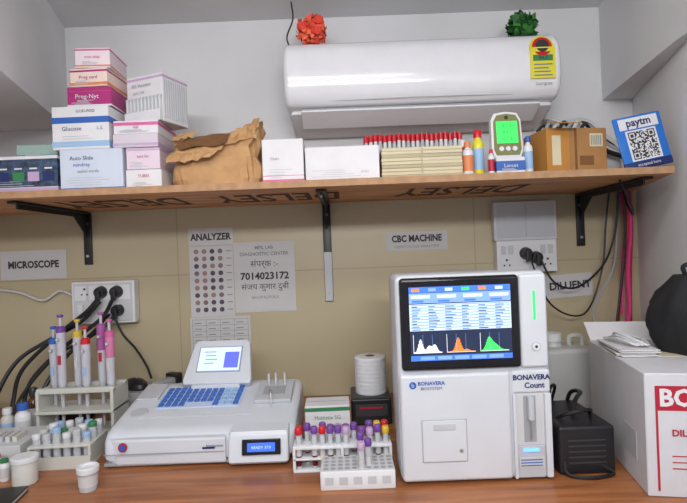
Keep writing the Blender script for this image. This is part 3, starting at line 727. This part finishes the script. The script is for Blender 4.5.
# ------------------------------------------------ left side
o = Ob("pipette_stand", (-0.77, -0.30, 0.80))
stw = mat("stand_plastic", srgb(198, 198, 190), 0.45)
o.bx(-0.11, 0.11, -0.07, 0.07, 0, 0.014, stw, 0.004)
o.bx(-0.11, -0.10, -0.05, 0.05, 0.012, 0.14, stw, 0.003); o.bx(0.10, 0.11, -0.05, 0.05, 0.012, 0.14, stw, 0.003)
o.bx(-0.11, 0.11, -0.045, -0.03, 0.13, 0.145, stw, 0.002); o.bx(-0.11, 0.11, 0.03, 0.045, 0.13, 0.145, stw, 0.002)
o.bx(-0.11, 0.11, -0.055, 0.055, 0.075, 0.084, stw, 0.002)
hand = mat("pipette_handle", srgb(190, 190, 198), .4)
vio = mat("violet", srgb(160, 85, 150), .4); dpk = mat("dusty_pink", srgb(205, 120, 160), .4)
for i, (cmat, body) in enumerate([(blue, hand), (purcap, hand), (yelcap, hand), (redcap, hand), (vio, vio), (pink, dpk)]):
    x = -0.087+i*0.035; y = (-0.012 if i % 2 else 0.012); H = 0.215+0.018*((i*2) % 3)
    o.lathe([(0.0025, 0.02), (0.005, 0.06), (0.0055, 0.12), (0.009, 0.14), (0.0115, 0.15), (0.0122, H-0.01)], hand, (x, y, 0.0), seg=14)
    o.lathe([(0.0123, H-0.011), (0.0130, H+0.02), (0.0125, H+0.056)], body, (x, y, 0.0), seg=14)
    o.lathe([(0.0127, H+0.048), (0.0132, H+0.052), (0.0125, H+0.062), (0.008, H+0.066)], cmat, (x, y, 0), seg=14)
    o.cyl((x, y, H+0.078), 0.004, 0.03, hand, seg=10); o.cyl((x, y, H+0.095), 0.0085, 0.008, cmat, seg=14, bev=0.002)
    o.box((x, y-0.014, H+0.03), (0.008, 0.016, 0.008), hand, 0.002)
    o.box((x, y-0.0125, H-0.03), (0.009, 0.002, 0.026), [lblue, red, paper][i % 3])
o.done(sharp=40)
o = Ob("vial_rack", (-0.71, -0.49, 0.80), (0, 0, math.radians(3)))
o.bx(-0.075, 0.075, -0.05, 0.05, 0, 0.012, stw, 0.002); o.bx(-0.075, 0.075, -0.05, 0.05, 0.05, 0.056, stw, 0.001)
for x in (-0.072, 0.072): o.bx(x-0.003, x+0.003, -0.05, 0.05, 0.012, 0.05, stw)
o.bx(-0.075, 0.075, -0.053, -0.05, 0.0, 0.03, stw)
for i in range(6):
    for j in range(3):
        x = -0.06+i*0.024; y = -0.033+j*0.033
        hh_ = random.choice([0.0, 0.0, 0.008, 0.014])
        o.cyl((x, y, 0.0415+hh_/2), 0.009, 0.06+hh_, clear, seg=14)
        o.cyl((x, y, 0.076+hh_), 0.0098, 0.012, [white, stw, lgrey, white, lblue, green][(i*2+j) % 6], seg=14, bev=0.001)
o.done(sharp=40, wn=False)
o = Ob("slide_storage_box", (-0.895, -0.47, 0.80), (0, 0, math.radians(4)))
o.bx(-0.085, 0.085, -0.07, 0.07, 0, 0.035, stw, 0.004); o.bx(-0.087, 0.087, -0.072, 0.072, 0.033, 0.06, offw, 0.004)
for i in range(8): o.box((-0.06+i*0.017, -0.02, 0.066), (0.011, 0.05, 0.014), [paper, stw, lgrey][i % 3], 0.001)
o.bx(-0.02, 0.02, -0.074, -0.071, 0.028, 0.042, grey, 0.001)
o.done()
bottle("reagent_bottle", -0.905, -0.365, 0.80, 0.020, 0.115, white, blue, paper, 0.7)
bottle("reagent_bottle", -0.955, -0.355, 0.80, 0.017, 0.10, stw, white, lblue, 0.7)
bottle("reagent_bottle", -0.915, -0.30, 0.80, 0.018, 0.14, mat("amber_glass", srgb(80, 45, 20), .2), black, paper, 0.6)
bottle("reagent_bottle", -0.835, -0.575, 0.80, 0.012, 0.055, white, redcap, paper, 0.8)
bottle("reagent_bottle", -0.805, -0.590, 0.80, 0.011, 0.050, white, green, paper, 0.8)
o = Ob("sample_jar", (-0.745, -0.610, 0.80))
o.lathe([(0.024, 0), (0.026, 0.003), (0.026, 0.046), (0.024, 0.052), (0.022, 0.052), (0.022, 0.004), (0.001, 0.004)], stw, seg=28); o.lathe([(0.028, 0.052), (0.028, 0.061), (0.025, 0.063)], white, seg=28); o.done(wn=False)
o = Ob("specimen_cup", (-0.578, -0.655, 0.80))
o.lathe([(0.017, 0), (0.0185, 0.002), (0.0205, 0.042), (0.0205, 0.043)], clear, seg=28)
o.lathe([(0.0225, 0.040), (0.023, 0.042), (0.023, 0.051), (0.021, 0.053), (0.018, 0.052), (0.0175, 0.048)], white, seg=28)
o.lathe([(0.0195, 0.012), (0.0207, 0.034)], paper, seg=28); o.done(wn=False)
o = Ob("power_adapter", (-0.87, -0.15, 0.80), (0, 0, 0.3)); o.bx(-0.05, 0.05, -0.03, 0.03, 0, 0.045, black, 0.006, 3); o.bx(-0.04, 0.04, -0.0305, -0.029, 0.01, 0.035, dkgrey); o.done()
o = Ob("power_adapter", (-1.09, -0.36, 0.80), (0, 0, 0.1)); o.bx(-0.05, 0.05, -0.05, 0.05, 0, 0.15, black, 0.008, 3); o.bx(-0.03, 0.03, -0.0515, -0.049, 0.03, 0.09, dkgrey, 0.002)
o.tube([(-0.02, 0, 0.148), (-0.03, 0.03, 0.19), (0.02, 0.05, 0.20), (0.03, 0.02, 0.148)], 0.005, cableb); o.done()
o = Ob("notebook", (-0.80, -0.735, 0.80), (0, 0, 0.15)); o.bx(-0.10, 0.10, -0.07, 0.07, 0, 0.003, black, 0.001); o.bx(-0.098, 0.098, -0.068, 0.068, 0.003, 0.010, paper); o.bx(-0.10, 0.10, -0.07, 0.07, 0.010, 0.013, black, 0.001); o.done()
carton("supply_box", -0.74, -0.53, -0.21, 0.80, 0.088, 0.15, mat("grey_card", srgb(150, 150, 150), .7)).done()
o = Ob("computer_mouse", (-0.68, -0.15, 0.8886), (0, 0, 0.9))
o.lathe([(0.028, 0.0), (0.031, 0.006), (0.029, 0.018), (0.02, 0.028), (0.008, 0.033), (0.001, 0.034)], black, seg=24)
o.box((0.0, 0.0, 0.0325), (0.004, 0.014, 0.006), grey, 0.001)
for v in o.bm.verts: v.co.y *= 1.6
o.done(wn=False)
o = Ob("barcode_scanner", (-0.585, -0.14, 0.8886), (0, 0, 1.2))
o.bx(-0.05, 0.03, -0.018, 0.018, 0.0, 0.025, grey, 0.007, 3); o.bx(0.02, 0.05, -0.024, 0.024, 0.002, 0.036, black, 0.006, 3); o.bx(0.049, 0.051, -0.018, 0.018, 0.01, 0.03, redcap); o.done()

# ------------------------------------------------ right side
o = Ob("diluent_carton", (0.576, -0.775, 0.80), (0, 0, math.radians(-10.5)))
cw, cd, ch = 0.238, 0.36, 0.240
o.bx(0, cw, 0, cd, 0, ch, mat("carton_white2", (0.60, 0.60, 0.63), .6, var=.05), 0.002, 1)
o.bx(0.018, cw-0.006, -0.0008, 0, 0.168, 0.216, red)
o.bx(0.018, 0.022, -0.0009, 0, 0.012, 0.17, red)
o.text("BONAVERA", (0.024, -0.0022, 0.192), 0.046, paperw, align='LEFT', bold=0.0016)
o.text("DILUENT", (0.045, -0.0022, 0.125), 0.018, red, align='LEFT', bold=0.0005)
for i in range(3): o.bx(0.045, 0.11+0.01*(i % 3), -0.0009, 0, 0.055+i*0.012, 0.057+i*0.012, red)
o.bx(-0.001, 0.0, 0.05, 0.12, 0.05, 0.11, lgrey)
o.bx(-0.0011, cw+0.001, 0.155, 0.205, ch-0.0005, ch+0.0008, cream)
o.box((cw/2, cd+0.03, ch+0.018), (cw-0.01, 0.07, 0.003), paperw, rot=(math.radians(35), 0, 0))
o.done()
o = Ob("paper_pile", (0.660, -0.57, 1.0412), (0, 0, -0.18))
for k in range(7): o.box((random.uniform(-.004, .004), random.uniform(-.004, .004), 0.0012+k*0.0022), (0.082, 0.14, 0.0018), [paperw, paper, paperw, cream][k % 4], rot=(0, 0, random.uniform(-.1, .1)))
for k in range(3):
    o.tube([(-0.035+0.01*k, 0.05, 0.022), (-0.02, -0.02+0.01*k, 0.03+0.006*k), (0.005+0.01*k, -0.05, 0.022), (0.03, 0.0, 0.028), (0.0, 0.05, 0.024+0.004*k)], 0.003, [cablew, clear, cablew][k])
o.done(wn=False)
o = Ob("diluent_jerrycan", (0.655, -0.23, 0.80))
jm = mat("hdpe", (0.58, 0.59, 0.58), .45, trans=0.1)
o.bx(-0.075, 0.075, -0.065, 0.065, 0, 0.19, jm, 0.015, 3); o.lathe([(0.03, 0.185), (0.022, 0.20), (0.022, 0.21)], jm, (-0.03, 0, 0)); o.lathe([(0.025, 0.205), (0.025, 0.228), (0.02, 0.23)], white, (-0.03, 0, 0))
o.tube([(0.02, 0, 0.185), (0.022, 0, 0.215), (0.055, 0, 0.215), (0.06, 0, 0.185)], 0.007, jm); o.done()
o = Ob("power_supply_unit", (0.507, -0.585, 0.80))
o.bx(-0.060, 0.062, -0.09, 0.10, 0, 0.105, black, 0.008, 3)
for i in range(5): o.bx(-0.040, 0.040, -0.0912, -0.0895, 0.025+i*0.012, 0.028+i*0.012, dkgrey)
o.tube([(0.0, -0.02, 0.103), (0.02, 0.0, 0.135), (0.05, 0.04, 0.14), (0.045, 0.09, 0.12), (0.04, 0.125, 0.02)], 0.005, cableb)
o.tube([(-0.03, 0.02, 0.103), (-0.02, 0.05, 0.145), (0.01, 0.09, 0.14), (0.0, 0.12, 0.06)], 0.004, cableb)
o.tube([(-0.04, -0.03, 0.103), (-0.02, -0.05, 0.12), (0.03, -0.045, 0.125), (0.05, 0.0, 0.103)], 0.004, cableb)
o.tube([(0.03, -0.088, 0.02), (0.05, -0.10, 0.006), (0.0, -0.115, 0.005), (-0.045, -0.10, 0.006), (-0.05, -0.088, 0.03)], 0.004, cableb)
o.done()
o = Ob("black_cloth_bag", (0.789, -0.60, 1.0412), (0, 0, 0.15))
bk = mat("black_cloth", (0.012, 0.012, 0.014), 0.85, bump=0.4, scale=50)
t = bmesh.new(); N = 32; rings = []
for k in range(14):
    f = k/13; r = [0.058, 0.064, 0.068, 0.070, 0.072, 0.073, 0.073, 0.071, 0.068, 0.062, 0.055, 0.044, 0.034, 0.026][k]
    ring = []
    for i in range(N):
        th = 2*math.pi*i/N
        rr = r*(1+0.06*math.sin(5*th+f*4)+0.04*math.sin(9*th-f*6)+random.uniform(-.015, .015))
        ring.append(t.verts.new((rr*math.cos(th)*1.0+0.004*f, rr*math.sin(th)*1.3, f*0.175)))
    rings.append(ring)
for A, B in zip(rings, rings[1:]):
    for i in range(N): t.faces.new((A[i], A[(i+1) % N], B[(i+1) % N], B[i]))
t.faces.new(rings[0][::-1]); t.faces.new(rings[-1]); o.merge(t, bk)
o.tube([(0.0, 0, 0.165), (-0.02, -0.01, 0.195), (0.02, -0.01, 0.20), (0.02, 0, 0.165)], 0.005, bk)
o.done(sharp=60, wn=False)

# ------------------------------------------------ lights / world / camera
def area(name, loc, rot, sx, sy, p, col=(1, 1, 1)):
    l = bpy.data.lights.new(name, 'AREA'); l.shape = 'RECTANGLE'; l.size = sx; l.size_y = sy; l.energy = p; l.color = col
    o = bpy.data.objects.new(name, l); o.location = loc; o.rotation_euler = rot; sc.collection.objects.link(o)
area("ceiling_led_panel", (-0.1, -1.45, 2.10), (0, 0, 0), 1.0, 0.25, 10, (1.0, 0.985, 0.97))
area("tube_light", (0.0, -2.6, 1.90), (math.radians(100), 0, 0), 1.3, 0.15, 26, (0.98, 0.98, 1.0))
wd = bpy.data.worlds.new("World"); sc.world = wd; wd.use_nodes = True
bg = wd.node_tree.nodes["Background"]; bg.inputs[0].default_value = (0.92, 0.92, 1.0, 1); bg.inputs[1].default_value = 0.5

cam = bpy.data.cameras.new("camera"); co = bpy.data.objects.new("camera", cam); sc.collection.objects.link(co)
cam.sensor_width = 36; cam.lens = 500/687*36; cam.clip_start = 0.02
co.matrix_world = Matrix.Translation((0, -1.75, 1.30)) @ Matrix.Rotation(math.radians(90), 4, 'X') @ Matrix.Rotation(math.radians(-2.2), 4, 'Z')
sc.camera = co
sc.view_settings.view_transform = 'Standard'
sc.view_settings.look = 'None'
